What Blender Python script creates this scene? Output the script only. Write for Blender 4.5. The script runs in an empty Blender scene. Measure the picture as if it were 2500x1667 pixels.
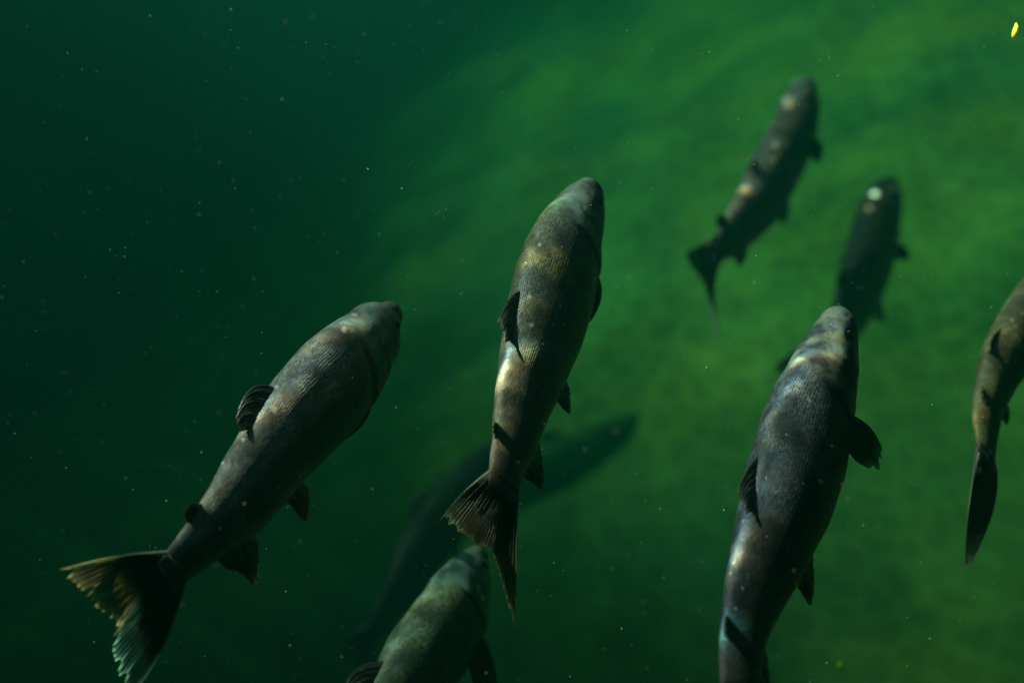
import bpy, math, random
from mathutils import Vector, Matrix, noise as mnoise
random.seed(7)
S = bpy.context.scene
COL = S.collection
R = math.radians

# ------------------------------------------------------------------ camera, sky, sun, exposure
PITCH = 38.0
cam_d = bpy.data.cameras.new("camera"); cam = bpy.data.objects.new("camera", cam_d); COL.objects.link(cam)
cam_d.lens = 50; cam_d.sensor_width = 36; cam_d.clip_start = .02; cam_d.clip_end = 400
cam.location = (0, 0, 0); cam.rotation_euler = (R(90 - PITCH), 0, 0)
cam_d.dof.use_dof = True; cam_d.dof.focus_distance = 1.92; cam_d.dof.aperture_fstop = 1.9
S.camera = cam
CM = cam.rotation_euler.to_matrix()
CAMR, CAMU, CAMB = CM @ Vector((1,0,0)), CM @ Vector((0,1,0)), CM @ Vector((0,0,1))
SUN = (CAMR*-.68 + CAMU*.70 + CAMB*.29).normalized()          # direction towards the sun
w = bpy.data.worlds.new("World"); S.world = w; w.use_nodes = True
wn = w.node_tree.nodes; sky = wn.new("ShaderNodeTexSky"); sky.sky_type = 'NISHITA'; sky.sun_disc = False
el = math.asin(SUN.z); az = math.atan2(SUN.x, SUN.y)
sky.sun_elevation = el; sky.sun_rotation = az
w.node_tree.links.new(sky.outputs[0], wn["Background"].inputs[0]); wn["Background"].inputs[1].default_value = .05
sd = bpy.data.lights.new("sun", 'SUN'); sd.energy = 5; sd.angle = R(.45); sd.color = (1, .94, .84)
sun = bpy.data.objects.new("sun", sd); COL.objects.link(sun)
sun.rotation_euler = SUN.to_track_quat('Z', 'Y').to_euler(); sun.location = (0, 0, 5)
S.view_settings.view_transform = 'Standard'; S.view_settings.look = 'None'
S.view_settings.exposure = 0.0; S.view_settings.gamma = 1
try:
    S.cycles.use_denoising = True; S.cycles.volume_bounces = 1; S.cycles.max_bounces = 6
    S.cycles.transparent_max_bounces = 12; S.cycles.sample_clamp_indirect = 2
except Exception: pass

FPX = 2500*50/36
def ray(px, py): return (CAMR*((px-1250)/FPX) + CAMU*(-(py-833.5)/FPX) - CAMB)
def at(px, py, d): return ray(px, py)*d

# ------------------------------------------------------------------ node helper
class NT:
    def __init__(s, name):
        s.m = bpy.data.materials.new(name); s.m.use_nodes = True; s.t = s.m.node_tree; s.t.nodes.clear()
    def n(s, typ, **kw):
        nd = s.t.nodes.new(typ)
        for k, v in kw.items():
            if k.startswith('i_'):
                key = k[2:]; key = int(key) if key.isdigit() else key.replace('_', ' ')
                sock = nd.inputs[key]
                if hasattr(v, 'default_value') or hasattr(v, 'is_output'): s.t.links.new(v, sock)
                else: sock.default_value = v
            else: setattr(nd, k, v)
        return nd
    def math(s, op, a, b=0.0, c=None, clamp=False):
        nd = s.n('ShaderNodeMath', operation=op, use_clamp=clamp, i_0=a, i_1=b)
        if c is not None:
            if hasattr(c, 'is_output'): s.t.links.new(c, nd.inputs[2])
            else: nd.inputs[2].default_value = c
        return nd.outputs[0]
    def mix(s, f, a, b, blend='MIX'):
        nd = s.n('ShaderNodeMixRGB', blend_type=blend, i_0=f, i_1=a, i_2=b); return nd.outputs[0]
    def ramp(s, f, stops, interp='LINEAR'):
        nd = s.n('ShaderNodeValToRGB', i_0=f); cr = nd.color_ramp; cr.interpolation = interp
        full = lambda c: (c, c, c, 1) if isinstance(c, (int, float)) else (*c, 1)
        cr.elements[0].color = full(stops[0][1]); cr.elements[-1].color = full(stops[-1][1])
        for p, c in stops[1:-1]: cr.elements.new(p).color = full(c)
        return nd.outputs[0]
    def smooth(s, x, lo, hi, a=0.0, b=1.0):
        nd = s.n('ShaderNodeMapRange', interpolation_type='SMOOTHSTEP', i_0=x, i_1=lo, i_2=hi, i_3=a, i_4=b); return nd.outputs[0]
    def out(s, surf=None, vol=None, disp=None):
        o = s.n('ShaderNodeOutputMaterial')
        if surf: s.t.links.new(surf, o.inputs[0])
        if vol: s.t.links.new(vol, o.inputs[1])
        return s.m
def link_obj(name, verts, faces, mat=None, parent=None, smooth=True):
    me = bpy.data.meshes.new(name); me.from_pydata([tuple(v) for v in verts], [], faces); me.update()
    if smooth: me.polygons.foreach_set('use_smooth', [True]*len(me.polygons))
    o = bpy.data.objects.new(name, me); COL.objects.link(o)
    if mat: me.materials.append(mat)
    if parent is not None: o.parent = parent
    return o
def fattr(me, name, vals):
    a = me.attributes.new(name, 'FLOAT', 'POINT'); a.data.foreach_set('value', vals)

# ------------------------------------------------------------------ lake bed
def sstep(a, b_, x):
    t = min(1, max(0, (x-a)/(b_-a))); return t*t*(3-2*t)
LEDGE = Vector((-1.3, 0))
def bed_z(x, y):
    # shelf on the right, falling away into a deep hole on the left
    e = x - .36*(y - 5) + .45 + .45*mnoise.noise(Vector((x*.35, y*.35, 3.1)))
    t = min(1, max(0, (-e + 2.2)/17.0)); t = t*t*(3-2*t)
    z = -4.25 - 10*t - .5*(1-sstep(3, 6, y)) + .5*sstep(.5, 3.5, x)
    z += .16*mnoise.noise(Vector((x*.7, y*.7, 0))) + .06*mnoise.noise(Vector((x*2.1, y*2.1, 5))) + .02*mnoise.noise(Vector((x*6, y*6, 9)))
    return z
xs = [(-1 if i < 0 else 1)*(abs(i)/80)**1.9*28 for i in range(-80, 81)]
ys = [(-1 if i < 0 else 1)*(abs(i)/80)**1.7*26 + 5 for i in range(-30, 91)]
ys = [max(-9, y) for y in ys]
V = [(x, y, bed_z(x, y)) for y in ys for x in xs]; nx = len(xs)
Fc = [(j*nx+i, j*nx+i+1, (j+1)*nx+i+1, (j+1)*nx+i) for j in range(len(ys)-1) if ys[j+1] > ys[j] for i in range(nx-1)]
b = NT('algae_covered_silt')
tc = b.n('ShaderNodeTexCoord').outputs['Object']
mp = b.n('ShaderNodeMapping', i_0=tc); mp.inputs['Rotation'].default_value = (0, 0, R(-28)); mp.inputs['Scale'].default_value = (.8, 1.25, 1)
n1 = b.n('ShaderNodeTexNoise', i_Vector=mp.outputs[0], i_Scale=.8, i_Detail=4.0, i_Roughness=.55, i_Distortion=.6).outputs[0]
n2 = b.n('ShaderNodeTexNoise', i_Vector=tc, i_Scale=.9, i_Detail=3.0, i_Roughness=.5).outputs[0]
n3 = b.n('ShaderNodeTexNoise', i_Vector=tc, i_Scale=7.0, i_Detail=5.0).outputs[0]
c = b.mix(b.smooth(n2, .40, .62), (.075, .22, .05, 1), (.11, .29, .05, 1))
c = b.mix(b.smooth(n1, .40, .75, 0, .8), c, (.24, .36, .03, 1))
c = b.mix(b.smooth(n3, .35, .75, 0, .35), c, (.10, .13, .02, 1))
sx = b.n('ShaderNodeSeparateXYZ', i_0=tc)          # bed colour turns darker on the near, deeper part
near_dark = b.math('MULTIPLY_ADD', n2, -2.2, sx.outputs[1])
near_dark = b.smooth(near_dark, 2.4, 4.8, .75, 0)
near_dark = b.math('MULTIPLY', near_dark, b.smooth(sx.outputs[0], 1.5, .7, 1.0, 1.15))
c = b.mix(near_dark, c, b.mix(b.smooth(b.math('MULTIPLY_ADD', n2, 1.2, sx.outputs[0]), 1.2, 2.2), (.018, .045, .008, 1), (.045, .062, .006, 1)))

bp = b.n('ShaderNodeBump', i_Height=n3, i_Strength=.4, i_Distance=.05)
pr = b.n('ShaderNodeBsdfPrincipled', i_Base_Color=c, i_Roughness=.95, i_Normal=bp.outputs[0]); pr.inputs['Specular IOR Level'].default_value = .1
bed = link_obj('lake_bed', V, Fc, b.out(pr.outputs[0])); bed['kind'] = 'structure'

# ------------------------------------------------------------------ fish skin and fin materials
def skin(name, back, flank, belly, headc, warm, seed, wet=.5):
    m = NT(name)
    uv = m.n('ShaderNodeUVMap', uv_map='scale_uv').outputs[0]
    sn = m.n('ShaderNodeAttribute', attribute_name='along').outputs['Fac']
    dv = m.n('ShaderNodeAttribute', attribute_name='dorsal').outputs['Fac']
    obj = m.n('ShaderNodeTexCoord').outputs['Object']
    offs = m.n('ShaderNodeVectorMath', operation='ADD', i_0=obj); offs.inputs[1].default_value = (seed*3.7, seed, -seed)
    p = offs.outputs[0]
    nb = m.n('ShaderNodeTexNoise', i_Vector=p, i_Scale=9.0, i_Detail=4.0, i_Roughness=.6).outputs[0]
    nf = m.n('ShaderNodeTexNoise', i_Vector=p, i_Scale=60.0, i_Detail=4.0, i_Roughness=.65).outputs[0]
    nl = m.n('ShaderNodeTexNoise', i_Vector=p, i_Scale=26.0, i_Detail=3.0).outputs[0]
    # scale lattice
    sc = m.n('ShaderNodeVectorMath', operation='MULTIPLY', i_0=uv); sc.inputs[1].default_value = (205, 240, 0)
    wn_ = m.n('ShaderNodeTexNoise', i_Vector=p, i_Scale=55.0, i_Detail=2.0).outputs['Color']
    wa_ = m.n('ShaderNodeVectorMath', operation='MULTIPLY_ADD', i_0=wn_); wa_.inputs[1].default_value = (1.0, 1.0, 0)
    m.t.links.new(sc.outputs[0], wa_.inputs[2])
    sq = m.n('ShaderNodeSeparateXYZ', i_0=wa_.outputs[0])
    odd = m.math('MULTIPLY', m.math('MODULO', m.math('FLOOR', sq.outputs[1]), 2.0), .5)
    sc = m.n('ShaderNodeCombineXYZ', i_0=m.math('ADD', sq.outputs[0], odd), i_1=sq.outputs[1])
    vo = m.n('ShaderNodeTexVoronoi', voronoi_dimensions='2D', i_Vector=sc.outputs[0], i_Randomness=.3, i_Scale=1.0)
    sep = m.n('ShaderNodeSeparateColor', i_0=vo.outputs['Color'])
    wig = m.n('ShaderNodeTexNoise', i_Vector=p, i_Scale=42.0, i_Detail=2.0).outputs[0]
    head = m.smooth(sn, .185, .225, 1, 0)                  # 1 on the head
    body = m.math('SUBTRACT', 1.0, head)
    c = m.mix(m.smooth(dv, .1, .6), flank, back)  # pale back and dark flank put sunlit and shaded sides into the colour
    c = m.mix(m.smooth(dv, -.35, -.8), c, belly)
    c = m.mix(m.smooth(nb, .50, .70, 0, .75), c, warm)
    c = m.mix(m.math('MULTIPLY', head, m.math('MULTIPLY', m.smooth(nl, .36, .62, .0, 1), m.smooth(dv, -.1, .6, .12, 1))), c, headc)  # head tint fades down the flank, painting its shaded side
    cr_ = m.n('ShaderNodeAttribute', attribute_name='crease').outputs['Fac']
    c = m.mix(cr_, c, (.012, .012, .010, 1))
    c = m.mix(m.smooth(sn, .90, 1.0, 0, .85), c, (.022, .022, .018, 1))
    # scales: bright rim away from cell centre, per-scale tint
    rim = m.smooth(vo.outputs['Distance'], .28, .62)
    body = m.math('MULTIPLY', body, m.smooth(nl, .36, .60, .5, 1.15))
    k = m.math('MULTIPLY', body, m.math('MULTIPLY_ADD', rim, .8, -.3))
    k2 = m.math('MULTIPLY', body, m.math('MULTIPLY_ADD', sep.outputs[0], .7, -.35))
    kk = m.math('ADD', m.math('ADD', k, k2), 1.0)
    kk = m.math('MULTIPLY', kk, m.math('MULTIPLY', m.math('MULTIPLY_ADD', nf, 1.5, .25), m.smooth(nl, .28, .72, .55, 1.35)))
    g = m.n('ShaderNodeCombineColor', i_0=kk, i_1=kk, i_2=kk).outputs[0]
    c = m.mix(1.0, c, g, 'MULTIPLY')
    # fungus patches, scars and small pale specks on the fish, plus one painted glint of light
    nfun = m.n('ShaderNodeTexNoise', i_Vector=p, i_Scale=17.0, i_Detail=5.0, i_Roughness=.75).outputs[0]
    fun = m.smooth(nfun, .66, .73, 0, .85)
    c = m.mix(fun, c, (.34, .33, .25, 1))
    v2 = m.n('ShaderNodeTexVoronoi', i_Vector=p, i_Scale=52.0)
    sp = m.n('ShaderNodeSeparateColor', i_0=v2.outputs['Color'])
    dot = m.math('MULTIPLY', m.smooth(v2.outputs['Distance'], .13, .05), m.math('GREATER_THAN', sp.outputs[0], .72))
    c = m.mix(m.math('MULTIPLY', dot, .8), c, (.55, .55, .47, 1))
    sca = m.n('ShaderNodeAttribute', attribute_name='scar_glint').outputs['Fac']
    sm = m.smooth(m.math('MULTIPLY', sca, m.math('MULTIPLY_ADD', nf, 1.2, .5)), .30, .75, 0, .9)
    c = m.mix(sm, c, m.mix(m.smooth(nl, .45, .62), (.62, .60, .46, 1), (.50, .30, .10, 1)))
    hgt = m.math('MULTIPLY', body, m.math('SUBTRACT', 1.0, vo.outputs['Distance']))
    bp = m.n('ShaderNodeBump', i_Height=hgt, i_Strength=.4, i_Distance=.0012)
    bp2 = m.n('ShaderNodeBump', i_Height=nf, i_Strength=.35, i_Distance=.002, i_Normal=bp.outputs[0])
    rough = m.math('MULTIPLY_ADD', sep.outputs[1], .22, .34)
    pr = m.n('ShaderNodeBsdfPrincipled', i_Base_Color=c, i_Roughness=rough, i_Normal=bp2.outputs[0], i_Metallic=.15)
    pr.inputs['Specular IOR Level'].default_value = wet
    return m.out(pr.outputs[0])

def fin_mat(name, root, web, edge, trans=.6, web2=None):
    m = NT(name)
    u = m.n('ShaderNodeAttribute', attribute_name='ray').outputs['Fac']
    v = m.n('ShaderNodeAttribute', attribute_name='reach').outputs['Fac']
    le = m.n('ShaderNodeAttribute', attribute_name='lead').outputs['Fac']
    obj = m.n('ShaderNodeTexCoord').outputs['Object']
    nz = m.n('ShaderNodeTexNoise', i_Vector=obj, i_Scale=38.0, i_Detail=4.0, i_Roughness=.6).outputs[0]
    n5 = m.n('ShaderNodeTexNoise', i_Vector=obj, i_Scale=170.0, i_Detail=3.0).outputs[0]
    wob = m.math('MULTIPLY_ADD', nz, 3.0, m.math('MULTIPLY', u, 6.2832))
    st = m.math('SINE', wob)
    st2 = m.math('SINE', m.math('MULTIPLY', wob, 2.0))          # rays fork towards the margin
    stm = m.math('ADD', st, m.math('MULTIPLY', m.smooth(v, .35, .9), st2))
    stv = m.smooth(stm, -.8, 1.2)
    g = m.smooth(m.math('MULTIPLY_ADD', nz, .45, v), .52, .92)
    if web2:
        sp_ = m.n('ShaderNodeAttribute', attribute_name='spread').outputs['Fac']
        web = m.mix(m.smooth(m.math('MULTIPLY_ADD', nz, .15, sp_), .52, .68), web, web2)
    c = m.mix(g, root, web)
    c = m.mix(1.0, c, m.ramp(stv, [(0, .45), (1, 1.45)]), 'MULTIPLY')
    c = m.mix(1.0, c, m.ramp(n5, [(.3, .55), (.7, 1.3)]), 'MULTIPLY')
    c = m.mix(m.math('MULTIPLY', m.smooth(v, .86, 1.0), m.smooth(nz, .3, .6, .1, .8)), c, edge)
    c = m.mix(m.math('MULTIPLY', m.smooth(le, .03, .0), .8), c, edge)
    bp = m.n('ShaderNodeBump', i_Height=stm, i_Strength=.5, i_Distance=.0015)
    pr = m.n('ShaderNodeBsdfPrincipled', i_Base_Color=c, i_Roughness=.42, i_Normal=bp.outputs[0])
    tr = m.n('ShaderNodeBsdfTranslucent', i_Color=m.mix(1.0, c, m.ramp(g, [(0, .3), (1, 2.2)]), 'MULTIPLY'))
    mx = m.n('ShaderNodeMixShader', i_0=m.math('MULTIPLY', g, trans), i_1=pr.outputs[0], i_2=tr.outputs[0])
    tp = m.n('ShaderNodeBsdfTransparent')
    al = m.math('MULTIPLY', m.smooth(v, .55, 1.0, 0, .55), m.smooth(stv, .7, .1))
    mx2 = m.n('ShaderNodeMixShader', i_0=al, i_1=mx.outputs[0], i_2=tp.outputs[0])
    return m.out(mx2.outputs[0])

m = NT('fish_eye')
g = m.n('ShaderNodeAttribute', attribute_name='iris').outputs['Fac']
c = m.ramp(g, [(0, (.003, .003, .003)), (.42, (.003, .003, .003)), (.5, (.20, .18, .09)), (.8, (.07, .08, .05)), (1, (.01, .012, .01))])
pr = m.n('ShaderNodeBsdfPrincipled', i_Base_Color=c, i_Roughness=.12); EYE = m.out(pr.outputs[0])

# ------------------------------------------------------------------ fish builder
def catmull(P, t):
    n = len(P)-1; x = min(max(t, 0), 1)*n; i = min(int(x), n-1); f = x-i
    g = lambda k: P[min(max(k, 0), n)]
    res = []
    for a, b_, c_, d_ in zip(g(i-1), g(i), g(i+1), g(i+2)):
        res.append(.5*((2*b_)+(-a+c_)*f+(2*a-5*b_+4*c_-d_)*f*f+(-a+3*b_-3*c_+d_)*f**3))
    return res
def lerp_tab(tab, t):
    if t <= tab[0][0]: return tab[0][1]
    for (a, x), (b_, y) in zip(tab, tab[1:]):
        if t <= b_:
            f = (t-a)/(b_-a); f = f*f*(3-2*f); return x+(y-x)*f
    return tab[-1][1]
def sstep(a, b_, x):
    t = min(1, max(0, (x-a)/(b_-a))); return t*t*(3-2*t)

class Fish:
    def __init__(s, label, crop, spine, dh, dt, roll, mats, wide=.60, dcurve=0.0, NR=150, NA=72):
        ox, oy, k = crop; s.crop = crop; s.mats = mats
        s.root = bpy.data.objects.new('salmon', None); COL.objects.link(s.root)
        s.root['label'] = label; s.root['category'] = 'fish'; s.root['group'] = 'salmon swimming in the shoal'
        P = [(ox+x*k, oy+y*k, max(w_, 0)*k) for x, y, w_ in spine]
        # parameterise by length
        L = [0]
        for a, b_ in zip(P, P[1:]): L.append(L[-1]+math.hypot(b_[0]-a[0], b_[1]-a[1]))
        T = L[-1]; s.px = []
        n_s = 400; dense = [catmull(P, i/n_s) for i in range(n_s+1)]
        DL = [0]
        for a, b_ in zip(dense, dense[1:]): DL.append(DL[-1]+math.hypot(b_[0]-a[0], b_[1]-a[1]))
        def at_len(t):
            t = t*DL[-1]; lo = 0
            while lo < n_s-1 and DL[lo+1] < t: lo += 1
            f = (t-DL[lo])/max(1e-6, DL[lo+1]-DL[lo]); return [x+(y-x)*f for x, y in zip(dense[lo], dense[lo+1])]
        s.rings = []
        ts = [ (i/(NR-1)) for i in range(NR)]
        ts = [t - .9*math.sin(2*math.pi*t)/(2*math.pi)*.55 if False else (t**1.25) for t in ts]
        for t in ts:
            x, y, w_ = at_len(t)
            # blunt snout: square-root rounding over the first bit
            if t < .036: w_ = at_len(.036)[2]*max(0, 1-(1-t/.036)**2)**.5
            d = dh+(dt-dh)*t + dcurve*math.sin(math.pi*t)
            s.px.append((x, y)); s.rings.append([t, at(x, y, d), max(w_, .15)/FPX*d])
        s.frames = []
        n = len(s.rings)
        for i in range(n):
            a = s.rings[max(0, i-2)][1]; b_ = s.rings[min(n-1, i+2)][1]
            T3 = (a-b_).normalized(); Vw = -s.rings[i][1].normalized()
            Lf = Vw.cross(T3).normalized(); Vp = T3.cross(Lf).normalized()
            if Vp.dot(Vw) < 0: Vp = -Vp
            ph = R(lerp_tab(roll, s.rings[i][0]))
            D = Lf*math.cos(ph)+Vp*math.sin(ph); Rr = Vp*math.cos(ph)-Lf*math.sin(ph)
            kk = lerp_tab([(0, .9), (.06, .78), (.2, wide*1.05), (.5, wide), (.8, wide*.82), (.92, wide*.6), (.965, .28), (1, .05)], s.rings[i][0])
            r = s.rings[i][2]; A = r/math.sqrt(math.cos(ph)**2+(kk*math.sin(ph))**2)
            s.frames.append((s.rings[i][1], D, Rr, T3, A, kk*A))
        s.amax = max(f[4] for f in s.frames)
        ln = [0]
        for i in range(1, n): ln.append(ln[-1]+(s.rings[i][1]-s.rings[i-1][1]).length)
        s.length = ln[-1]
        o = s.frames[n//2][0]; s.root.location = o; s.org = o
        verts = []; al = []; dv = []; uvv = []; crs = []
        for i in range(n):
            for j in range(NA):
                th = 2*math.pi*j/NA
                p = s.surf(i, th); verts.append(p-o); al.append(s.rings[i][0]); dv.append(math.cos(th)); crs.append(s.crease(s.rings[i][0], th))
                uvv.append((ln[i], (th if th <= math.pi else 2*math.pi-th)*s.amax*.8))
        faces = [(i*NA+j, (i+1)*NA+j, (i+1)*NA+(j+1) % NA, i*NA+(j+1) % NA) for i in range(n-1) for j in range(NA)]
        faces += [tuple(range(NA)), tuple((n-1)*NA+j for j in range(NA-1, -1, -1))]
        s.body = link_obj('body', verts, faces, mats[0], s.root)
        me = s.body.data; fattr(me, 'along', al); fattr(me, 'dorsal', dv); fattr(me, 'crease', crs)
        ul = me.uv_layers.new(name='scale_uv')
        for lp in me.loops: ul.data[lp.index].uv = uvv[lp.vertex_index]
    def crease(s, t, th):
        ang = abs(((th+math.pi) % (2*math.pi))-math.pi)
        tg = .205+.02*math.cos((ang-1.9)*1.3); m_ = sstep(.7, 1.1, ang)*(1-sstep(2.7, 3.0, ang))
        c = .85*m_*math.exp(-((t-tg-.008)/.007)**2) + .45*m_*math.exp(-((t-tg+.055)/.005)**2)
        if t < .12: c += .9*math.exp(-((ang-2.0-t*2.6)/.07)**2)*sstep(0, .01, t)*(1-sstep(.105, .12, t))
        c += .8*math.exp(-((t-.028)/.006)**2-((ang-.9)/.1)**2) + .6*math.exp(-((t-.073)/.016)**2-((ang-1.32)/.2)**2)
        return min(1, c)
    def surf(s, i, th, lift=0.0):
        C, D, Rr, T3, A, B = s.frames[i]; t = s.rings[i][0]
        cs, sn_ = math.cos(th), math.sin(th)
        # slightly keeled back, full flank
        lat = B*sn_*(1-.07*max(0, cs)**3); ver = A*cs
        f = 1.0
        ang = abs(((th+math.pi) % (2*math.pi))-math.pi)          # 0 dorsal .. pi belly
        # gill cover: raised plate then a groove
        tg = .205-.035*math.cos(ang*1.25-1.9)**2*0+.02*math.cos((ang-1.9)*1.3)
        m_ = sstep(.7, 1.1, ang)*(1-sstep(2.7, 3.0, ang))
        f += m_*(.035*sstep(tg-.07, tg-.004, t)*(1-sstep(tg-.001, tg+.006, t)) -.06*math.exp(-((t-tg-.008)/.006)**2))
        # preopercle line
        f -= .035*m_*math.exp(-((t-tg+.055)/.005)**2)
        # mouth slit
        am = 2.0+t*2.6
        if t < .115: f -= .085*math.exp(-((ang-am)/.055)**2)*sstep(.0, .012, t)
        # upper-jaw edge above the slit
        if t < .12: f += .03*math.exp(-((ang-am+.16)/.1)**2)
        # eye socket ridge
        f -= .06*math.exp(-((t-.073)/.013)**2-((ang-1.32)/.20)**2)
        f += .035*math.exp(-((t-.073)/.022)**2-((ang-.98)/.16)**2)
        f -= .05*math.exp(-((t-.028)/.005)**2-((ang-.9)/.09)**2)   # nostril
        # nape: head slightly hollow before the back rises
        f -= .02*math.exp(-((t-.15)/.04)**2)*max(0, cs)
        # soft irregular flesh
        f += .010*mnoise.noise(Vector((t*14, cs*2, sn_*2+s.crop[0]*.01)))
        return C+(D*ver+Rr*lat)*(f+lift)
    def marks(s, lst):
        ox, oy, k = s.crop; me = s.body.data; NA = 72; vals = [0.0]*len(me.vertices)
        for vi, v in enumerate(me.vertices):
            p = v.co+s.org; i = vi//NA
            if (p-s.frames[i][0]).dot(CAMB) < -.2*s.frames[i][5]: continue
            d = -p.dot(CAMB); X = 1250+FPX*p.dot(CAMR)/d; Y = 833.5-FPX*p.dot(CAMU)/d
            for x, y, r, g_ in lst:
                q = ((X-ox-x*k)**2+(Y-oy-y*k)**2)/(r*k)**2
                if q < 6: vals[vi] = max(vals[vi], g_*math.exp(-q))
        fattr(me, 'scar_glint', vals)
    def idx(s, t): return min(range(len(s.rings)), key=lambda i: abs(s.rings[i][0]-t))
    def near(s, x, y, th):
        ox, oy, k = s.crop; X, Y = ox+x*k, oy+y*k
        def e(i):
            p = s.surf(i, th); d = -p.dot(CAMB)
            return (1250+FPX*p.dot(CAMR)/d-X)**2+(833.5-FPX*p.dot(CAMU)/d-Y)**2
        return min(range(0, len(s.px)), key=e)
    def eyes(s):
        i = s.idx(.073)
        for sg in (1, -1):
            th = sg*1.32; p = s.surf(i, th); q = s.surf(i, th, .3)
            nrm = (q-p).normalized(); T3 = s.frames[i][3]
            nrm = (nrm-T3*nrm.dot(T3)).normalized(); b_ = nrm.cross(T3)
            r = s.amax*.105; V_, F_, ir = [], [], []
            NU, NV = 24, 12
            for a in range(NV+1):
                ph = math.pi*.5*a/NV*1.15
                for c_ in range(NU):
                    q_ = 2*math.pi*c_/NU
                    V_.append(p+nrm*(math.cos(ph)*r*.62-r*.22)+(T3*math.cos(q_)+b_*math.sin(q_))*r*math.sin(ph)-s.org); ir.append(min(1, a/NV))
            F_ = [(a*NU+c_, a*NU+(c_+1) % NU, (a+1)*NU+(c_+1) % NU, (a+1)*NU+c_) for a in range(NV) for c_ in range(NU)]
            F_.append(tuple((NV)*NU+c_ for c_ in range(NU)))
            e = link_obj('eye', V_, F_, EYE, s.root); fattr(e.data, 'iris', ir)
    def fin(s, name, rootdef, tips, mids=None, dd=(0, 0), rays=14, rag=.06, th=None, thick=.0012, tail=False, bulge=0.0, seed=0, mat=None):
        """rootdef: ((x0,y0),(x1,y1)) crop pixels front/back of the base (or 'tail'); tips/mids: crop pixels along the outline"""
        ox, oy, k = s.crop; rnd = random.Random(seed+len(name)*7+int(ox))
        NU, NV = max(rays*4, 40), 22
        if tail:
            n = len(s.rings); e = s.idx(.962)
            C, D, Rr, T3, A, B = s.frames[e]; s.tb = B
            rootf = lambda u: C+D*(A*.98*(1-2*u))
        else:
            i0 = s.near(*rootdef[0], th); i1 = s.near(*rootdef[1], th); t0, t1 = s.rings[i0][0], s.rings[i1][0]
            def rootf(u):
                t = t0+(t1-t0)*u; i = s.idx(t); return s.surf(i, th, -.10)
        rd = [rootf(u/(NU-1)) for u in range(NU)]
        depth = lambda p: -p.dot(CAMB)
        def poly(P, u):
            q = catmull([(a, b_) for a, b_ in P], u); return ox+q[0]*k, oy+q[1]*k
        ddf = (lambda u: dd[0]+(dd[1]-dd[0])*u)
        ragt = [1-rag*rnd.random()**2*1.8 for _ in range(rays+2)]
        pts = []
        for iu in range(NU):
            u = iu/(NU-1); p0 = rd[iu]; d0 = depth(p0)
            x, y = poly(tips, u); p2 = at(x, y, d0+ddf(u))
            if mids: x, y = poly(mids, u); p1 = at(x, y, d0+ddf(u)*.5)
            else: p1 = (p0+p2)/2
            cc = p1*2-(p0+p2)/2           # quadratic through p1 at v=.5
            q = u*rays; qi = int(q); qf = q-qi
            reach = (ragt[qi]*(1-qf)+ragt[min(qi+1, rays+1)]*qf) - rag*.22*abs(math.sin(math.pi*q))
            row = []
            for iv in range(NV):
                v = iv/(NV-1)*reach
                pt = p0*(1-v)**2+cc*(2*v*(1-v))+p2*v*v
                row.append((pt, u, iv/(NV-1)))
            pts.append(row)
        nv = []
        for iu in range(NU):
            for iv in range(NV):
                a = pts[max(0, iu-1)][iv][0]; b_ = pts[min(NU-1, iu+1)][iv][0]
                c_ = pts[iu][max(0, iv-1)][0]; d_ = pts[iu][min(NV-1, iv+1)][0]
                nn = (b_-a).cross(d_-c_)
                nv.append(nn.normalized() if nn.length > 1e-12 else Vector((0, 0, 1)))
        V_, ray_, rc, ld, spd = [], [], [], [], []
        for sgn in (1, -1):
            for iu in range(NU):
                for iv in range(NV):
                    p, u, v = pts[iu][iv]; e_ = min(iu, NU-1-iu)/(NU*.08); e_ = min(1, e_)
                    off = sgn*thick*(.25+2.2*(1-v)**2)*(.4+.6*e_)
                    if tail: off += sgn*s.tb*.93*(1-sstep(0, .42, v))*math.sqrt(max(0, 1-(1-min(1, min(iu, NU-1-iu)/(NU*.5)))**2))
                    rip = bulge*math.sin(u*5+v*2)*v
                    V_.append(p+nv[iu*NV+iv]*(off+rip+.0006*math.sin(2*math.pi*u*rays)*sstep(0, .3, v))-s.org)
                    ray_.append(u*rays); spd.append(u); rc.append(v); ld.append(min(u, 1-u) if tail else u)
        N = NU*NV; F_ = []
        for iu in range(NU-1):
            for iv in range(NV-1):
                a = iu*NV+iv; F_.append((a, a+1, a+NV+1, a+NV)); F_.append((N+a, N+a+NV, N+a+NV+1, N+a+1))
        def rim(a, b_): F_.append((a, b_, N+b_, N+a))
        for iu in range(NU-1): rim(iu*NV+NV-1, (iu+1)*NV+NV-1); rim((iu+1)*NV, iu*NV)
        for iv in range(NV-1): rim(iv, iv+1); rim((NU-1)*NV+iv+1, (NU-1)*NV+iv)
        o = link_obj(name, V_, F_, mat or (fnD if name in ('dorsal_fin', 'adipose_fin') else s.mats[1] if tail else fnC), s.root)
        fattr(o.data, 'ray', ray_); fattr(o.data, 'reach', rc); fattr(o.data, 'lead', ld); fattr(o.data, 'spread', spd)
        return o

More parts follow.
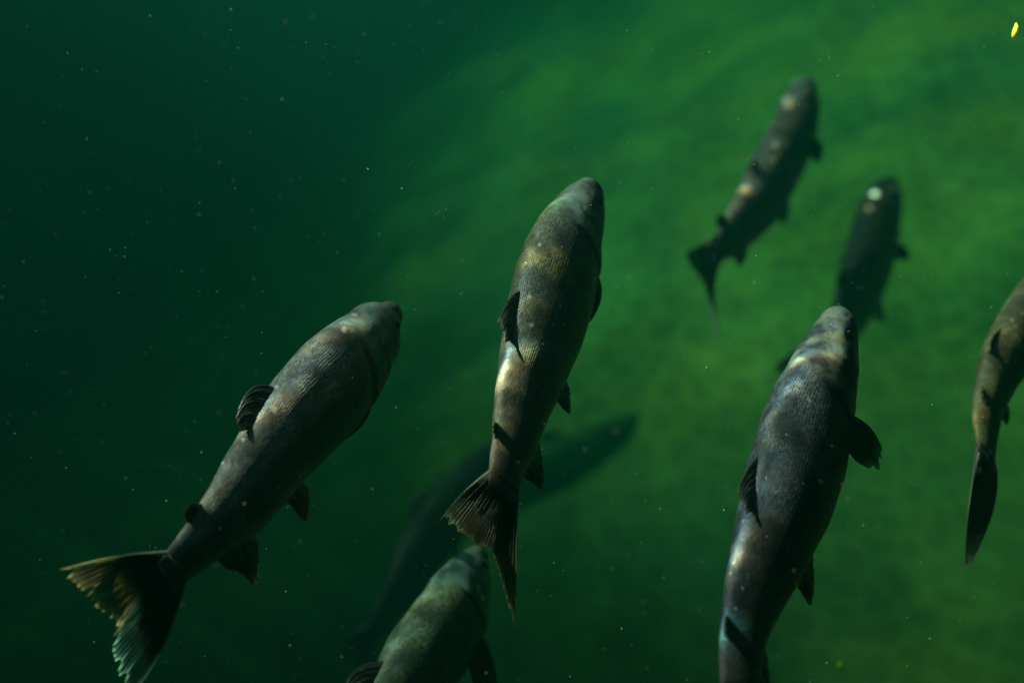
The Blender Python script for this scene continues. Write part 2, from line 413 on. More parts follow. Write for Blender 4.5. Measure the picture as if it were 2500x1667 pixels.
H = lambda a, b_, c_: (a, b_, c_, 1)
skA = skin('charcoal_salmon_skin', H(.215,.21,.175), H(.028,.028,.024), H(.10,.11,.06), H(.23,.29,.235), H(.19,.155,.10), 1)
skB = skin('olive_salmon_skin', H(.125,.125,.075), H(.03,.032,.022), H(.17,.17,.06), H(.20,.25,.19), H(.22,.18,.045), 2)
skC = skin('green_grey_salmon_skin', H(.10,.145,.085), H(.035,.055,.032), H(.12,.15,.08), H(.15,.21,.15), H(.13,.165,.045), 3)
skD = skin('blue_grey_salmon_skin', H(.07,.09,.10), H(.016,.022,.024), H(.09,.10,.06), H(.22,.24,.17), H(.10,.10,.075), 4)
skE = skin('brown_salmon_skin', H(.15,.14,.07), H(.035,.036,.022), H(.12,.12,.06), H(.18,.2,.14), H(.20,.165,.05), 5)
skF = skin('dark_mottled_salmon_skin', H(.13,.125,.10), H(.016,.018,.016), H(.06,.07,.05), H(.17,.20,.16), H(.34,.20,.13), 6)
skG = skin('shade_dark_salmon_skin', H(.03,.035,.03), H(.015,.018,.015), H(.04,.05,.04), H(.04,.05,.04), H(.05,.05,.03), 7, .2)  # skin darkened so shade and silhouette sit in the colour
skH = skin('haze_green_salmon_skin', H(.08,.17,.05), H(.07,.15,.045), H(.08,.15,.05), H(.07,.15,.05), H(.08,.16,.04), 8, .2)  # bed-green colour stands in for haze fading the deepest salmon
fnA = fin_mat('dark_gold_lit_fin', H(.022,.022,.018), H(.25,.205,.10), H(.5,.48,.30), .7, H(.12,.16,.12))  # gold and teal sunlight on the left salmon's tail put into web colours
fnC = fin_mat('dark_belly_fin', H(.018,.02,.016), H(.045,.05,.032), H(.22,.23,.15), .3)
fnD = fin_mat('shade_dark_fin', H(.016,.018,.015), H(.030,.030,.020), H(.20,.18,.11), .12)  # dark colour stands in for the fins' shaded side, pale edge for the lit rim
fnB = fin_mat('dark_green_fin', H(.02,.022,.018), H(.17,.175,.075), H(.34,.36,.22), .5)

# ---- 1 left
f = Fish('large dark brown salmon on the left with its forked gold-lit tail fully spread', (100, 700, .6169), [
    (1408,82,0),(1340,156,106),(1290,222,135),(1244,285,162),(1143,396,188),(1041,506,184),(946,623,167),(858,744,152),(770,864,138),(665,975,106),(560,1080,75),(500,1150,62)],
    2.08, 1.66, [(0,52),(.5,46),(1,30)], (skA, fnA)); f.eyes()
f.fin('tail_fin', None, [(62,1130),(160,1205),(200,1256),(245,1292),(285,1340),(272,1385),(290,1480),(318,1580),(340,1660)],
      [(290,1072),(330,1110),(350,1150),(370,1185),(390,1220),(400,1260),(420,1320),(440,1390),(475,1440)], dd=(-.05,.0), rays=40, rag=.09, tail=True, bulge=.006)
f.fin('dorsal_fin', ((930,390),(880,580)), [(778,490),(772,520),(775,548),(783,575)], [(845,395),(830,450),(820,510),(822,565)], dd=(-.040,-.030), rays=12, th=0.02)
f.fin('adipose_fin', ((640,850),(600,925)), [(590,855),(566,890),(565,915),(578,938)], None, dd=(-.03,-.026), rays=4, th=.02, rag=.02)
f.fin('pectoral_fin', ((1300,440),(1270,480)), [(1190,614),(1196,606),(1204,596),(1215,580)], [(1285,528),(1275,520),(1262,515),(1245,520)], dd=(.02,.04), rays=10, th=2.1)
f.fin('pectoral_fin', ((1300,440),(1270,480)), [(980,420),(985,440),(990,470),(1000,500)], None, dd=(.25,.25), rays=10, th=-2.3)
f.fin('pelvic_fin', ((1040,790),(975,850)), [(1062,800),(1063,860),(1046,928),(1010,890)], None, dd=(.03,.05), rays=9, th=2.5)
f.fin('pelvic_fin', ((1040,790),(975,850)), [(1010,850),(1000,862),(990,872),(975,880)], None, dd=(.12,.12), rays=9, th=-2.6)
f.fin('anal_fin', ((850,1000),(700,1090)), [(860,1010),(864,1090),(856,1187),(810,1150),(740,1122)], None, dd=(.02,.03), rays=12, th=2.9)
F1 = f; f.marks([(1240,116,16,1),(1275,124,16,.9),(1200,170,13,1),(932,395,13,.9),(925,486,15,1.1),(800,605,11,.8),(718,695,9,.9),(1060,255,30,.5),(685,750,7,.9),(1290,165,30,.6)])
# ---- 2 centre
f = Fish('olive brown salmon in the centre with a bright gold band of light across its back', (1000, 420, .5613), [
    (808,70,0),(784,92,60),(763,130,95),(731,200,125),(701,280,152),(679,350,169),(649,440,184),(617,550,187),(586,665,182),(560,750,172),(536,830,161),(516,900,149),(491,990,132),(470,1080,117),(451,1170,104),(429,1250,87),(412,1330,74),(400,1400,63)],
    2.18, 1.78, [(0,58),(.5,55),(1,38)], (skB, fnB)); f.eyes()
k6 = lambda x, y: ((750+x*.4573-1000)/.5613, (950+y*.4573-420)/.5613)
f.fin('tail_fin', None, [k6(*p) for p in [(704,702),(740,722),(790,765),(822,775),(862,805),(890,840),(960,860),(1000,930),(1040,1040),(1080,1160),(1115,1275)]],
      [k6(*p) for p in [(830,555),(850,590),(880,640),(905,670),(930,700),(955,730),(990,770),(1010,800),(1040,850),(1065,900),(1118,920)]], dd=(-.02,-.05), rays=34, rag=.08, tail=True, bulge=.004)
f.fin('dorsal_fin', ((490,500),(440,740)), [(382,650),(392,668),(404,700),(412,748)], [(440,545),(430,590),(432,650),(435,735)], dd=(-.040,-.030), rays=12, th=0.0)
f.fin('adipose_fin', ((400,1080),(395,1140)), [(368,1085),(362,1110),(366,1140),(380,1172)], None, dd=(-.03,-.026), rays=4, th=.05, rag=.02)
f.fin('pectoral_fin', ((800,440),(790,480)), [(772,668),(778,650),(785,630),(792,600)], [(833,540),(825,545),(815,545),(805,535)], dd=(.0,.02), rays=10, th=2.2)
f.fin('pectoral_fin', ((800,440),(790,480)), [(520,560),(520,580),(525,600),(530,620)], None, dd=(.25,.25), rays=10, th=-2.3)
f.fin('pelvic_fin', ((660,910),(627,985)), [(678,900),(700,960),(698,1050),(660,1020)], None, dd=(.02,.04), rays=9, th=2.5)
f.fin('anal_fin', ((555,1210),(495,1320)), [(566,1180),(583,1270),(583,1392),(550,1362),(510,1340)], None, dd=(.02,.03), rays=11, th=2.9)
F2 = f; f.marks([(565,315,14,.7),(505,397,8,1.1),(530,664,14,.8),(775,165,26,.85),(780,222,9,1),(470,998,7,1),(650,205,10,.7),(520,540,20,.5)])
# ---- 3 bottom centre
f = Fish('green grey salmon cut by the bottom edge with its head under the tail of another', (750, 950, .4573), [
    (928,850,0),(900,905,72),(875,965,115),(845,1040,150),(815,1110,176),(775,1208,198),(692,1345,218),(615,1455,222),(530,1600,215),(430,1740,195),(330,1890,165),(240,2030,130),(170,2160,92),(130,2240,66)],
    2.42, 2.02, [(0,55),(.5,52),(1,40)], (skC, fnB)); f.eyes()
f.fin('tail_fin', None, [(-150,2330),(-80,2380),(0,2430),(20,2520),(40,2600)], None, dd=(-.02,-.05), rays=20, tail=True)
f.fin('dorsal_fin', ((430,1420),(300,1600)), [(205,1568),(215,1600),(235,1640),(260,1680)], [(290,1478),(290,1520),(300,1560),(310,1620)], dd=(-.040,-.030), rays=12, th=0.0)
f.fin('adipose_fin', ((200,1960),(160,2040)), [(110,1990),(100,2020),(100,2050),(115,2075)], None, dd=(-.03,-.026), rays=4, th=.05, rag=.02)
f.fin('pectoral_fin', ((940,1290),(850,1440)), [(1020,1600),(1010,1630),(970,1640),(900,1620)], [(985,1420),(950,1470),(920,1500),(870,1510)], dd=(.0,.03), rays=18, th=2.15, mat=fnB)
f.fin('pelvic_fin', ((560,1900),(500,1980)), [(620,1950),(625,2010),(600,2080),(560,2060)], None, dd=(.02,.04), rays=9, th=2.5)
f.fin('anal_fin', ((380,2120),(300,2200)), [(400,2180),(400,2230),(390,2290),(330,2270)], None, dd=(.02,.03), rays=9, th=2.9)
F3 = f; f.marks([(915,1050,12,1.1),(918,1075,9,.9),(1000,1020,12,.9),(1005,1035,10,.9),(905,925,50,.5)])
# ---- 4 right
f = Fish('big blue grey salmon on the right with rainbow glints behind its head', (1680, 740, .5911), [
    (652,52,0),(634,70,57),(618,100,84),(600,160,106),(582,215,126),(562,290,146),(540,370,163),(508,460,180),(471,600,198),(446,680,199),(410,790,198),(378,880,185),(344,980,171),(310,1080,155),(267,1200,130),(234,1320,107),(214,1440,91),(206,1568,78),(202,1690,64),(200,1760,54)],
    2.00, 1.58, [(0,54),(.5,52),(1,40)], (skD, fnB)); f.eyes()
f.fin('tail_fin', None, [(20,2010),(80,2050),(150,2070),(220,2150),(280,2280)], None, dd=(-.02,-.05), rays=20, tail=True)
f.fin('dorsal_fin', ((330,600),(280,870)), [(205,780),(212,805),(222,830),(240,872)], [(252,672),(255,730),(260,780),(262,860)], dd=(-.040,-.030), rays=13, th=0.0)
f.fin('adipose_fin', ((185,1290),(190,1370)), [(158,1300),(155,1330),(160,1370),(184,1410)], None, dd=(-.03,-.026), rays=4, th=.15, rag=.02)
f.fin('pectoral_fin', ((690,470),(665,600)), [(800,590),(805,640),(785,695),(730,675),(690,650)], [(745,505),(745,560),(735,610),(700,625),(675,630)], dd=(.0,.04), rays=18, th=2.05, rag=.1, mat=fnB)
f.fin('pelvic_fin', ((510,1020),(440,1150)), [(516,1060),(522,1160),(508,1250),(480,1215),(450,1170)], None, dd=(.02,.04), rays=9, th=2.5)
f.fin('anal_fin', ((320,1420),(280,1600)), [(330,1470),(336,1560),(340,1660),(320,1650)], None, dd=(.02,.03), rays=11, th=2.9)
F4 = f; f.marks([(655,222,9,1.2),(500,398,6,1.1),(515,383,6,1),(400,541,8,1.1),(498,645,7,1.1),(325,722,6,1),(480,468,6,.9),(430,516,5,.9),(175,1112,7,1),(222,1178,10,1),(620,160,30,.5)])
# ---- 5 far right
f = Fish('slim brown salmon bending at the right edge with its head out of frame', (2200, 650, .5102), [
    (925,-110,0),(900,-80,42),(860,-30,86),(800,40,122),(730,120,142),(655,212,148),(582,308,140),(518,405,126),(468,495,110),(434,585,92),(414,660,78),(404,735,68),(402,800,55),(405,880,42),(412,950,30)],
    2.65, 2.2, [(0,55),(.5,60),(1,66)], (skE, fnB)); f.eyes()
f.fin('tail_fin', None, [(316,1428),(320,1424),(326,1420),(334,1408)], [(326,1170),(355,1190),(400,1195),(440,1160)], dd=(-.10,.05), rays=18, rag=.02, tail=True, bulge=.003, mat=fnC)
f.fin('dorsal_fin', ((560,300),(480,430)), [(440,330),(428,352),(425,375),(432,400)], None, dd=(-.040,-.030), rays=10, th=0.0)
f.fin('adipose_fin', ((430,590),(425,640)), [(392,570),(388,600),(398,640),(425,682)], None, dd=(-.03,-.026), rays=4, th=.35, rag=.02)
f.fin('pectoral_fin', ((840,120),(810,160)), [(880,260),(870,270),(850,270),(830,260)], None, dd=(.0,.02), rays=10, th=2.2)
f.fin('pelvic_fin', ((650,380),(600,440)), [(690,430),(690,480),(670,520),(640,480)], None, dd=(.02,.04), rays=8, th=2.5)
f.fin('anal_fin', ((500,650),(480,720)), [(520,680),(520,720),(510,760),(490,740)], None, dd=(.02,.03), rays=8, th=3.0)
F5 = f; f.marks([(545,290,12,1.2),(530,255,9,1),(548,450,10,1),(505,348,7,.9),(580,230,8,1),(420,890,20,.9),(412,915,14,.7),(518,295,6,.9)])  # the two marks low on the tail stalk are a painted glint
# ---- 6 upper right
f = Fish('mottled dark salmon at the upper right trailing a pale thread from its tail', (1600, 150, .5102), [
    (735,110,0),(716,135,58),(704,170,80),(692,230,98),(674,300,108),(645,380,120),(600,470,128),(545,570,130),(488,675,120),(422,760,105),(355,840,80),(300,895,58),(268,935,46)],
    4.15, 3.55, [(0,56),(.5,50),(1,45)], (skF, fnB)); f.eyes()
f.fin('tail_fin', None, [(140,912),(150,950),(172,992),(205,1030),(225,1080),(245,1130),(268,1190),(306,1328)], [(190,892),(200,930),(215,960),(228,990),(240,1020),(250,1050),(262,1080),(283,1130)], dd=(-.02,.0), rays=18, rag=.05, tail=True, bulge=.004)
f.fin('dorsal_fin', ((565,385),(510,500)), [(445,500),(440,515),(450,525),(470,515)], [(500,420),(490,460),(485,480),(490,500)], dd=(-.085,-.065), rays=10, th=0.0)
f.fin('adipose_fin', ((330,720),(310,780)), [(298,730),(290,750),(292,775),(300,800)], None, dd=(-.045,-.04), rays=4, th=.1, rag=.02)
f.fin('pectoral_fin', ((760,370),(740,440)), [(795,380),(808,430),(790,490),(760,480)], None, dd=(.0,.03), rays=10, th=2.1)
f.fin('pelvic_fin', ((640,640),(570,730)), [(642,690),(638,740),(618,785),(590,755)], None, dd=(.02,.04), rays=8, th=2.5)
f.fin('anal_fin', ((430,860),(360,930)), [(442,900),(435,950),(412,988),(380,950)], None, dd=(.02,.03), rays=9, th=2.95)
F6 = f; f.marks([(635,195,34,.85),(430,625,24,1.1),(575,400,18,.8),(560,470,22,.8),(590,445,14,.8),(350,665,20,.6),(700,150,30,.6)])
# ---- 7 second upper right
f = Fish('shadowy salmon with a pale patch on its snout passing behind the big right hand salmon', (1600, 150, .5102), [
    (1128,590,0),(1112,620,62),(1099,655,84),(1083,705,99),(1065,770,111),(1047,850,119),(1020,950,122),(990,1040,118),(955,1130,108),(915,1220,95),(868,1305,78),(825,1370,60),(785,1425,46)],
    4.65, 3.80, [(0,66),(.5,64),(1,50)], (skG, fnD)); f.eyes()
f.fin('tail_fin', None, [(555,1480),(580,1500),(630,1500),(700,1520),(730,1590),(760,1700)], [(660,1388),(675,1425),(700,1450),(735,1475),(760,1520),(795,1570)], dd=(-.02,-.03), rays=16, rag=.05, tail=True, mat=fnC)
f.fin('dorsal_fin', ((970,950),(930,1080)), [(872,1010),(866,1040),(860,1060),(865,1085)], None, dd=(-.085,-.065), rays=10, th=0.0)
f.fin('pectoral_fin', ((1165,860),(1140,940)), [(1205,890),(1222,930),(1212,958),(1170,948)], None, dd=(.0,.03), rays=10, th=2.0)
f.fin('pectoral_fin', ((1165,860),(1140,940)), [(880,940),(868,952),(866,965),(880,972)], None, dd=(.1,.1), rays=8, th=-2.0)
f.fin('pelvic_fin', ((1065,1120),(1020,1200)), [(1088,1170),(1100,1215),(1096,1255),(1050,1225)], None, dd=(.02,.04), rays=8, th=2.5)
f.fin('anal_fin', ((930,1340),(880,1400)), [(950,1370),(945,1410),(930,1450),(900,1430)], None, dd=(.02,.03), rays=8, th=2.95)
F7 = f; f.marks([(1050,632,23,.85),(1022,700,17,.7),(1140,610,24,.7)])
# ---- 8 ghost
f = Fish('faint deep salmon silhouette swimming below the centre salmon and fading into the water', (780, 900, .4892), [
    (1020,320,0),(990,350,50),(950,395,85),(885,462,108),(800,545,126),(705,645,138),(612,765,140),(530,885,130),(462,1000,112),(400,1110,90),(330,1220,66),(272,1305,48),(240,1345,42)],
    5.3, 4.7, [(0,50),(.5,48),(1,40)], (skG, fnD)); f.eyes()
f.fin('tail_fin', None, [(72,1398),(110,1440),(140,1480),(190,1520),(220,1580)], None, dd=(-.02,-.03), rays=16, rag=.05, tail=True)
f.fin('dorsal_fin', ((620,600),(520,720)), [(448,680),(436,700),(435,725),(445,745)], [(520,612),(500,650),(490,690),(480,730)], dd=(-.040,-.030), rays=10, th=0.0)
f.fin('pelvic_fin', ((690,850),(630,930)), [(700,850),(706,900),(690,940),(650,930)], None, dd=(.02,.04), rays=8, th=2.5)
f.fin('anal_fin', ((520,1080),(450,1170)), [(540,1110),(535,1160),(520,1200),(470,1180)], None, dd=(.02,.03), rays=8, th=2.95)
F8 = f
# ---- 9 ghost, deeper
f = Fish('barely visible salmon deep under the centre salmon with its nose pointing right', (780, 900, .4892), [
    (1600,232,0),(1570,250,38),(1520,285,68),(1440,330,88),(1340,385,104),(1230,440,112),(1110,500,108),(1000,560,92),(900,620,70),(820,670,48),(780,700,38)],
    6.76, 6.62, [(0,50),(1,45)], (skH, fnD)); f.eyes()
f.fin('tail_fin', None, [(640,690),(650,730),(660,770),(690,810),(700,850)], None, dd=(-.02,-.03), rays=14, rag=.05, tail=True)
f.fin('dorsal_fin', ((1280,360),(1150,420)), [(1120,310),(1105,320),(1095,335),(1100,355)], None, dd=(-.040,-.030), rays=10, th=0.0)
f.fin('pelvic_fin', ((1050,600),(1000,640)), [(1060,650),(1040,690),(1010,700),(990,690)], None, dd=(.02,.04), rays=8, th=2.5)
F9 = f

# ------------------------------------------------------------------ drifting matter
def flat(name, col, em=None, rough=.8, trans=.3):
    m = NT(name)
    nz = m.n('ShaderNodeTexNoise', i_Scale=60.0, i_Detail=3.0).outputs[0]
    c = m.mix(m.smooth(nz, .3, .7), (*[x*.6 for x in col], 1), (*col, 1))
    d = m.n('ShaderNodeBsdfDiffuse', i_Color=c); t = m.n('ShaderNodeBsdfTranslucent', i_Color=c)
    return m.out(m.n('ShaderNodeMixShader', i_0=trans, i_1=d.outputs[0], i_2=t.outputs[0]).outputs[0])
def blob(c, r, rnd, sub=0):
    t = (1+5**.5)/2
    base = [Vector(p).normalized() for p in [(-1,t,0),(1,t,0),(-1,-t,0),(1,-t,0),(0,-1,t),(0,1,t),(0,-1,-t),(0,1,-t),(t,0,-1),(t,0,1),(-t,0,-1),(-t,0,1)]]
    sx = Vector((rnd.uniform(.5, 1.5), rnd.uniform(.5, 1.5), rnd.uniform(.5, 1.5)))
    return [c+Vector((p.x*sx.x, p.y*sx.y, p.z*sx.z))*r*rnd.uniform(.75, 1.2) for p in base]
ICO = [(0,11,5),(0,5,1),(0,1,7),(0,7,10),(0,10,11),(1,5,9),(5,11,4),(11,10,2),(10,7,6),(7,1,8),(3,9,4),(3,4,2),(3,2,6),(3,6,8),(3,8,9),(4,9,5),(2,4,11),(6,2,10),(8,6,7),(9,8,1)]
rnd = random.Random(11); V_, F_ = [], []
for i in range(6500):
    d = .7+rnd.random()**.6*3.2
    px, py = rnd.uniform(-500, 3000), rnd.uniform(-300, 1950)
    r = .00036+.00072*rnd.random()**3
    if rnd.random() < .03: r *= 2.0
    if d < 1.2: r *= .55
    b0 = len(V_); V_ += blob(at(px, py, d), r*(1 if d > 1.4 else d/1.4), rnd); F_ += [tuple(b0+k_ for k_ in q) for q in ICO]
o = link_obj('suspended_particles', V_, F_, flat('pale_suspended_silt', (.85, .85, .65))); o['kind'] = 'stuff'
def flake(name, label, cat, px, py, d, w_, h_, ang, mat, group=None, curl=.15, sd_=0):
    rn = random.Random(sd_); c0 = at(px, py, d); a = R(ang)
    ez = (CAMB+SUN).normalized(); ex = CAMR*math.cos(a)+CAMU*math.sin(a); ex = (ex-ez*ex.dot(ez)).normalized(); ey = ez.cross(ex)
    V_, F_ = [], []; NU = 20
    for lay in (1, -1):
        V_.append(ez*(lay*min(w_, h_)*.12))
        for k_ in range(NU):
            q = 2*math.pi*k_/NU; rr = 1+.12*math.sin(3*q+sd_)+rn.uniform(-.06, .06)
            x, y = math.cos(q)*w_*.5*rr, math.sin(q)*h_*.5*rr
            V_.append(ex*x+ey*y+ez*(curl*(x*x/(w_)+y*y/h_)+lay*min(w_, h_)*.03))
    for lay in (0, 1):
        b0 = lay*(NU+1)
        for k_ in range(NU):
            tri = (b0, b0+1+k_, b0+1+(k_+1) % NU); F_.append(tri if lay == 0 else tri[::-1])
    for k_ in range(NU): F_.append((1+k_, NU+2+k_, NU+2+(k_+1) % NU, 1+(k_+1) % NU))
    o = link_obj(name, V_, F_, mat); o.location = c0; o['label'] = label; o['category'] = cat
    if group: o['group'] = group
    return o
mY = flat('orange_yellow_needle', (1.0, .66, .05), trans=.35); mB = flat('brown_leaf_scrap', (.30, .14, .06)); mG = flat('yellow_green_scrap', (.45, .60, .06)); mP = flat('pale_scrap', (.45, .42, .30))
P3 = lambda px, d: px/FPX*d
flake('conifer_needle', 'thin bright orange yellow needle drifting near the top right corner', 'needle', 2478, 74, 1.7, P3(8, 1.7), P3(42, 1.7), -22, mY, sd_=1)
flake('leaf_fragment', 'small reddish brown leaf scrap drifting in dark water above the left salmon', 'leaf scrap', 419, 555, 1.2, .0022, .0022, 0, mB, 'leaf scraps drifting in the water', sd_=2)
flake('leaf_fragment', 'blurred brown leaf scrap near the camera, left of the left salmon dorsal fin', 'leaf scrap', 309, 1022, .78, .0042, .0038, 0, mB, 'leaf scraps drifting in the water', sd_=3)
flake('leaf_fragment', 'round yellow green leaf scrap near the bottom edge right of the big right salmon', 'leaf scrap', 2051, 1621, 1.5, .0056, .0060, 0, mG, 'leaf scraps drifting in the water', sd_=4)
flake('leaf_fragment', 'pale leaf scrap drifting right of the pelvic fin of the centre salmon', 'leaf scrap', 1504, 1052, 1.3, .0036, .0034, 0, mP, 'leaf scraps drifting in the water', sd_=5)
flake('leaf_fragment', 'tiny yellow green leaf scrap left of the belly of the left salmon', 'leaf scrap', 492, 1104, 1.8, .0034, .0024, 30, mG, 'leaf scraps drifting in the water', sd_=6)
# mucus thread behind salmon 6: part of that fish
def thread(fish, pts, d0, d1, r, mat, name='fungus_thread'):
    V_, F_ = [], []; n = 40; M = 6
    for i in range(n):
        t = i/(n-1); x, y = catmull(pts, t); k_ = fish.crop[2]
        p = at(fish.crop[0]+x*k_, fish.crop[1]+y*k_, d0+(d1-d0)*t)-fish.org
        for j in range(M):
            q = 2*math.pi*j/M; V_.append(p+(CAMR*math.cos(q)+CAMU*math.sin(q)*.4+CAMB*math.sin(q))*r*(1-.5*t))
    for i in range(n-1):
        for j in range(M): F_.append((i*M+j, i*M+(j+1) % M, (i+1)*M+(j+1) % M, (i+1)*M+j))
    link_obj(name, V_, F_, mat, fish.root)
thread(F6, [(262,1160),(278,1205),(292,1260),(300,1300),(307,1332)], 3.53, 3.53, .0048, mP)
thread(F6, [(560,378),(530,360),(505,350),(480,345)], 3.8, 3.75, .0026, mP)

# ------------------------------------------------------------------ water surface: flat sheet, caustic sunlight bands painted into its transparent colour
ZS = .10
def up(p): return p+SUN*((ZS-p.z)/SUN.z)   # where the sun ray to this point crosses the surface
from mathutils.bvhtree import BVHTree
TREES = []
for o in list(bpy.data.objects):
    if o.type == 'MESH' and o.parent is not None and o.name.split('.')[0] in ('body', 'tail_fin'):
        me = o.data; TREES.append(BVHTree.FromPolygons([v.co+o.parent.location for v in me.vertices], [tuple(p.vertices) for p in me.polygons]))
def tangent(px, py, d):
    r = ray(px, py).normalized(); best = None
    for t in TREES:
        h = t.ray_cast(Vector((0, 0, 0)), r)
        if h[0] is not None and (best is None or h[3] < best[2]): best = (h[0], h[1], h[3])
    if best is None: return at(px, py, d), CAMB
    return best[0], best[1]
def onplane(px, py, p, n):
    r = ray(px, py); t = p.dot(n)/r.dot(n); return r*t
w_ = NT('light_painted_water_surface')
tc = w_.n('ShaderNodeTexCoord').outputs['Object']
nz = w_.n('ShaderNodeTexNoise', i_Vector=tc, i_Scale=14.0, i_Detail=2.0)
wob = w_.n('ShaderNodeVectorMath', operation='MULTIPLY_ADD', i_0=nz.outputs['Color']); wob.inputs[1].default_value = (.016, .016, 0)
w_.t.links.new(tc, wob.inputs[2])
wv = wob.outputs[0]
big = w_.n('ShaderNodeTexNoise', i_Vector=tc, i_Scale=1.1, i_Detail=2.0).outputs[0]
web = w_.n('ShaderNodeTexVoronoi', feature='SMOOTH_F1', i_Vector=wv, i_Scale=2.6, i_Smoothness=.6)
lines = w_.smooth(web.outputs['Distance'], .42, .78)
net = w_.n('ShaderNodeTexVoronoi', feature='DISTANCE_TO_EDGE', i_Vector=wv, i_Scale=6.5)
net = w_.smooth(net.outputs['Distance'], .11, .0)
n4 = w_.n('ShaderNodeTexNoise', i_Vector=tc, i_Scale=38.0, i_Detail=1.5).outputs[0]
bite = w_.smooth(n4, .34, .60, .25, 1.25)
base = w_.math('MULTIPLY_ADD', net, .55, w_.math('MULTIPLY', lines, .10))
base = w_.math('ADD', base, w_.smooth(big, .3, .7, .5, .95))
sx = w_.n('ShaderNodeSeparateXYZ', i_0=tc)          # made-up shade masks on all sides dim the light the sheet lets through
left_shade = w_.smooth(w_.math('MULTIPLY_ADD', big, 1.6, w_.math('MULTIPLY_ADD', sx.outputs[1], .35, w_.math('SUBTRACT', sx.outputs[0], 1.0))), -3.7, -.6, .03, 1)
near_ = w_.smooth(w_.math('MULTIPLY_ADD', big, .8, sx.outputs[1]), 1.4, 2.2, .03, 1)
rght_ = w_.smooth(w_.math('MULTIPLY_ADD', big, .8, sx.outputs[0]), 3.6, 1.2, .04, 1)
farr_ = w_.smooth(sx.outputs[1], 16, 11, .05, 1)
base = w_.math('MULTIPLY', w_.math('MULTIPLY', base, left_shade), w_.math('MULTIPLY', near_, w_.math('MULTIPLY', rght_, farr_)))
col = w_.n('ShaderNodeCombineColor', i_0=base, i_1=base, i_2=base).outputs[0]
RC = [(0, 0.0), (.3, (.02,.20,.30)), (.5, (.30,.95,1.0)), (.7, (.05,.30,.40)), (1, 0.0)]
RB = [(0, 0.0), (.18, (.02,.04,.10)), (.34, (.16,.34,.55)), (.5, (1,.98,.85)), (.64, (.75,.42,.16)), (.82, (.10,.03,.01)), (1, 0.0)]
# (pixel x, y, depth, angle on screen deg, half width px, half length px, gain)
BANDS = [  # sunlight bands placed by hand as colour in the sheet
    (1285, 862, 1.95, 14, 58, 190, 6.0), (1240, 925, 1.95, 24, 26, 100, 1.6), (1270, 735, 2.0, 20, 26, 60, .5),
    (1222, 1095, 1.84, 10, 30, 80, 1.3), (1340, 610, 2.08, 12, 50, 120, .45), (1215, 1030, 1.86, 8, 20, 60, .6),
    (1985, 865, 1.9, 22, 30, 130, 3.2), (1930, 950, 1.9, 60, 24, 110, 2.2), (1815, 1320, 1.7, 64, 40, 150, 1.7), (1905, 1150, 1.78, 70, 26, 80, 1.6), (1770, 1530, 1.65, 60, 30, 80, 1.0, 1), (2010, 1030, 1.88, 62, 18, 90, .9, 1), (700, 1010, 1.9, 40, 18, 120, .7), (1345, 500, 2.15, 30, 26, 70, .3, 1), (2050, 810, 1.95, -5, 40, 60, .7),
    (250, 1405, 1.62, 10, 100, 120, 2.3), (310, 1590, 1.62, 60, 60, 120, 2.6, 1), (210, 1400, 1.62, 5, 40, 90, 1.6), (560, 1180, 1.75, 50, 40, 200, .7), (860, 790, 2.04, 20, 50, 110, 1.3), (700, 960, 1.9, 50, 60, 200, 1.6),
    (1822, 455, 3.2, 20, 26, 50, 2.0), (1880, 370, 3.3, 70, 22, 60, 1.2), (2135, 475, 3.45, 10, 24, 30, 3.0), (1925, 255, 3.4, 50, 30, 46, .55), (1690, 610, 3.0, 10, 24, 50, .8), (1780, 520, 3.1, 50, 22, 50, .9), (2120, 510, 3.4, 60, 14, 30, 1.5),
    (2415, 1100, 2.25, 30, 20, 50, 3.0), (2365, 1350, 2.2, 80, 14, 100, 1.0), (2390, 980, 2.3, 60, 40, 120, .8),
    (1060, 1440, 2.0, 30, 60, 120, .6), (1010, 1560, 1.9, 25, 40, 130, .7), (1130, 1260, 1.8, 60, 30, 120, .9), (2478, 74, 1.7, 0, 60, 60, 6.0),
]
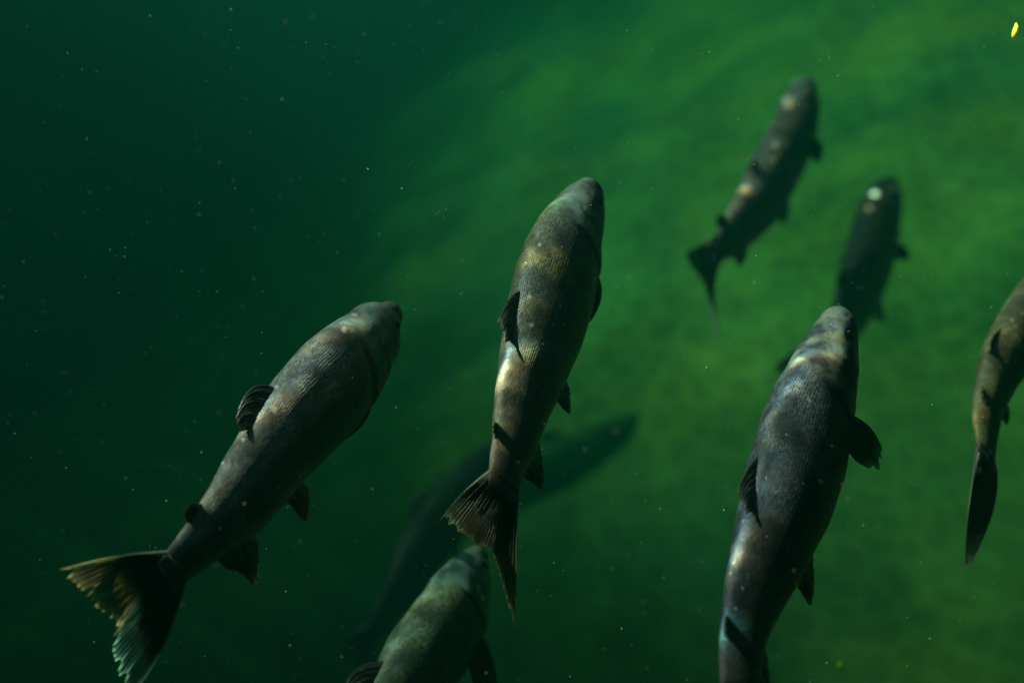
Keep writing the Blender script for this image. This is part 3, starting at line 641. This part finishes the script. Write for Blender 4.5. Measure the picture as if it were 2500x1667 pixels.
for bx_, by_, bd, ang, hw, hl, gain, *cool in BANDS:
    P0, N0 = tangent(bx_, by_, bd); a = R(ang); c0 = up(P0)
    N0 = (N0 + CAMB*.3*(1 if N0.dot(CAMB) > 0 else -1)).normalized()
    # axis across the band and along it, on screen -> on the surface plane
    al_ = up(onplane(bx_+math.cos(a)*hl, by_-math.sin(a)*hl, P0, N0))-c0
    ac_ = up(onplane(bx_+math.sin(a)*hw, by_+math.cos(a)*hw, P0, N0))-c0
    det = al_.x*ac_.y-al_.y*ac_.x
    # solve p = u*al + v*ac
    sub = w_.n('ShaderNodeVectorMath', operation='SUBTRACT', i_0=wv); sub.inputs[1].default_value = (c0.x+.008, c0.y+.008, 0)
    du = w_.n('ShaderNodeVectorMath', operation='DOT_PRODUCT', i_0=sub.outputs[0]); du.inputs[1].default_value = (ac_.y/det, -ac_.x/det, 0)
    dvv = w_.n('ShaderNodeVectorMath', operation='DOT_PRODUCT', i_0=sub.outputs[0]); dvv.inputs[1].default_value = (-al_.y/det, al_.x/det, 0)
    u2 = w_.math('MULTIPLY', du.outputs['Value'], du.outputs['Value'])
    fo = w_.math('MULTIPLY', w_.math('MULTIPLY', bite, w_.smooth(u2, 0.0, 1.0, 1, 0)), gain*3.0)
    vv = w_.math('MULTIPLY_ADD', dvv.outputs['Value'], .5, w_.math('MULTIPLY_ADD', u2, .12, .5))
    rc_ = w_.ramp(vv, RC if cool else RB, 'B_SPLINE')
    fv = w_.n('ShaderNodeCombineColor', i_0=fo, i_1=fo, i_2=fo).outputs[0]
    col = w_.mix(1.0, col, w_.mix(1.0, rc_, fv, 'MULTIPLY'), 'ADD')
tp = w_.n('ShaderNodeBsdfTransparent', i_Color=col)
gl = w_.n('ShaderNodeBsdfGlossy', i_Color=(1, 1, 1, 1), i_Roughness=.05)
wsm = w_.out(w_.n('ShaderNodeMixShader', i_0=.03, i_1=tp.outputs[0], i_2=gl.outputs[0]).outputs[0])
n = 60; V_ = []
for j in range(n+1):
    for i in range(n+1):
        x, y = -60+90*i/n, -14+50*j/n
        V_.append((x, y, 0))
F_ = [(j*(n+1)+i, j*(n+1)+i+1, (j+1)*(n+1)+i+1, (j+1)*(n+1)+i) for j in range(n) for i in range(n)]
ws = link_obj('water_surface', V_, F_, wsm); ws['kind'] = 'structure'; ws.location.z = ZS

# ------------------------------------------------------------------ the water itself, an even volume
hz = NT('green_water')
pv = hz.n('ShaderNodeVolumePrincipled'); pv.inputs['Color'].default_value = (.010, .132, .100, 1)
pv.inputs['Absorption Color'].default_value = (.20, .60, .45, 1)
pv.inputs['Density'].default_value = .30; pv.inputs['Anisotropy'].default_value = .5
X0, X1, Y0, Y1, Z0, Z1 = -26.5, 26.5, -7.5, 27.5, -16.5, .6
V_ = [(x, y, z) for z in (Z0, Z1) for y in (Y0, Y1) for x in (X0, X1)]
F_ = [(0,2,3,1),(4,5,7,6),(0,1,5,4),(2,6,7,3),(0,4,6,2),(1,3,7,5)]
ho = link_obj('haze', V_, F_, hz.out(vol=pv.outputs[0]), smooth=False); ho['kind'] = 'stuff'
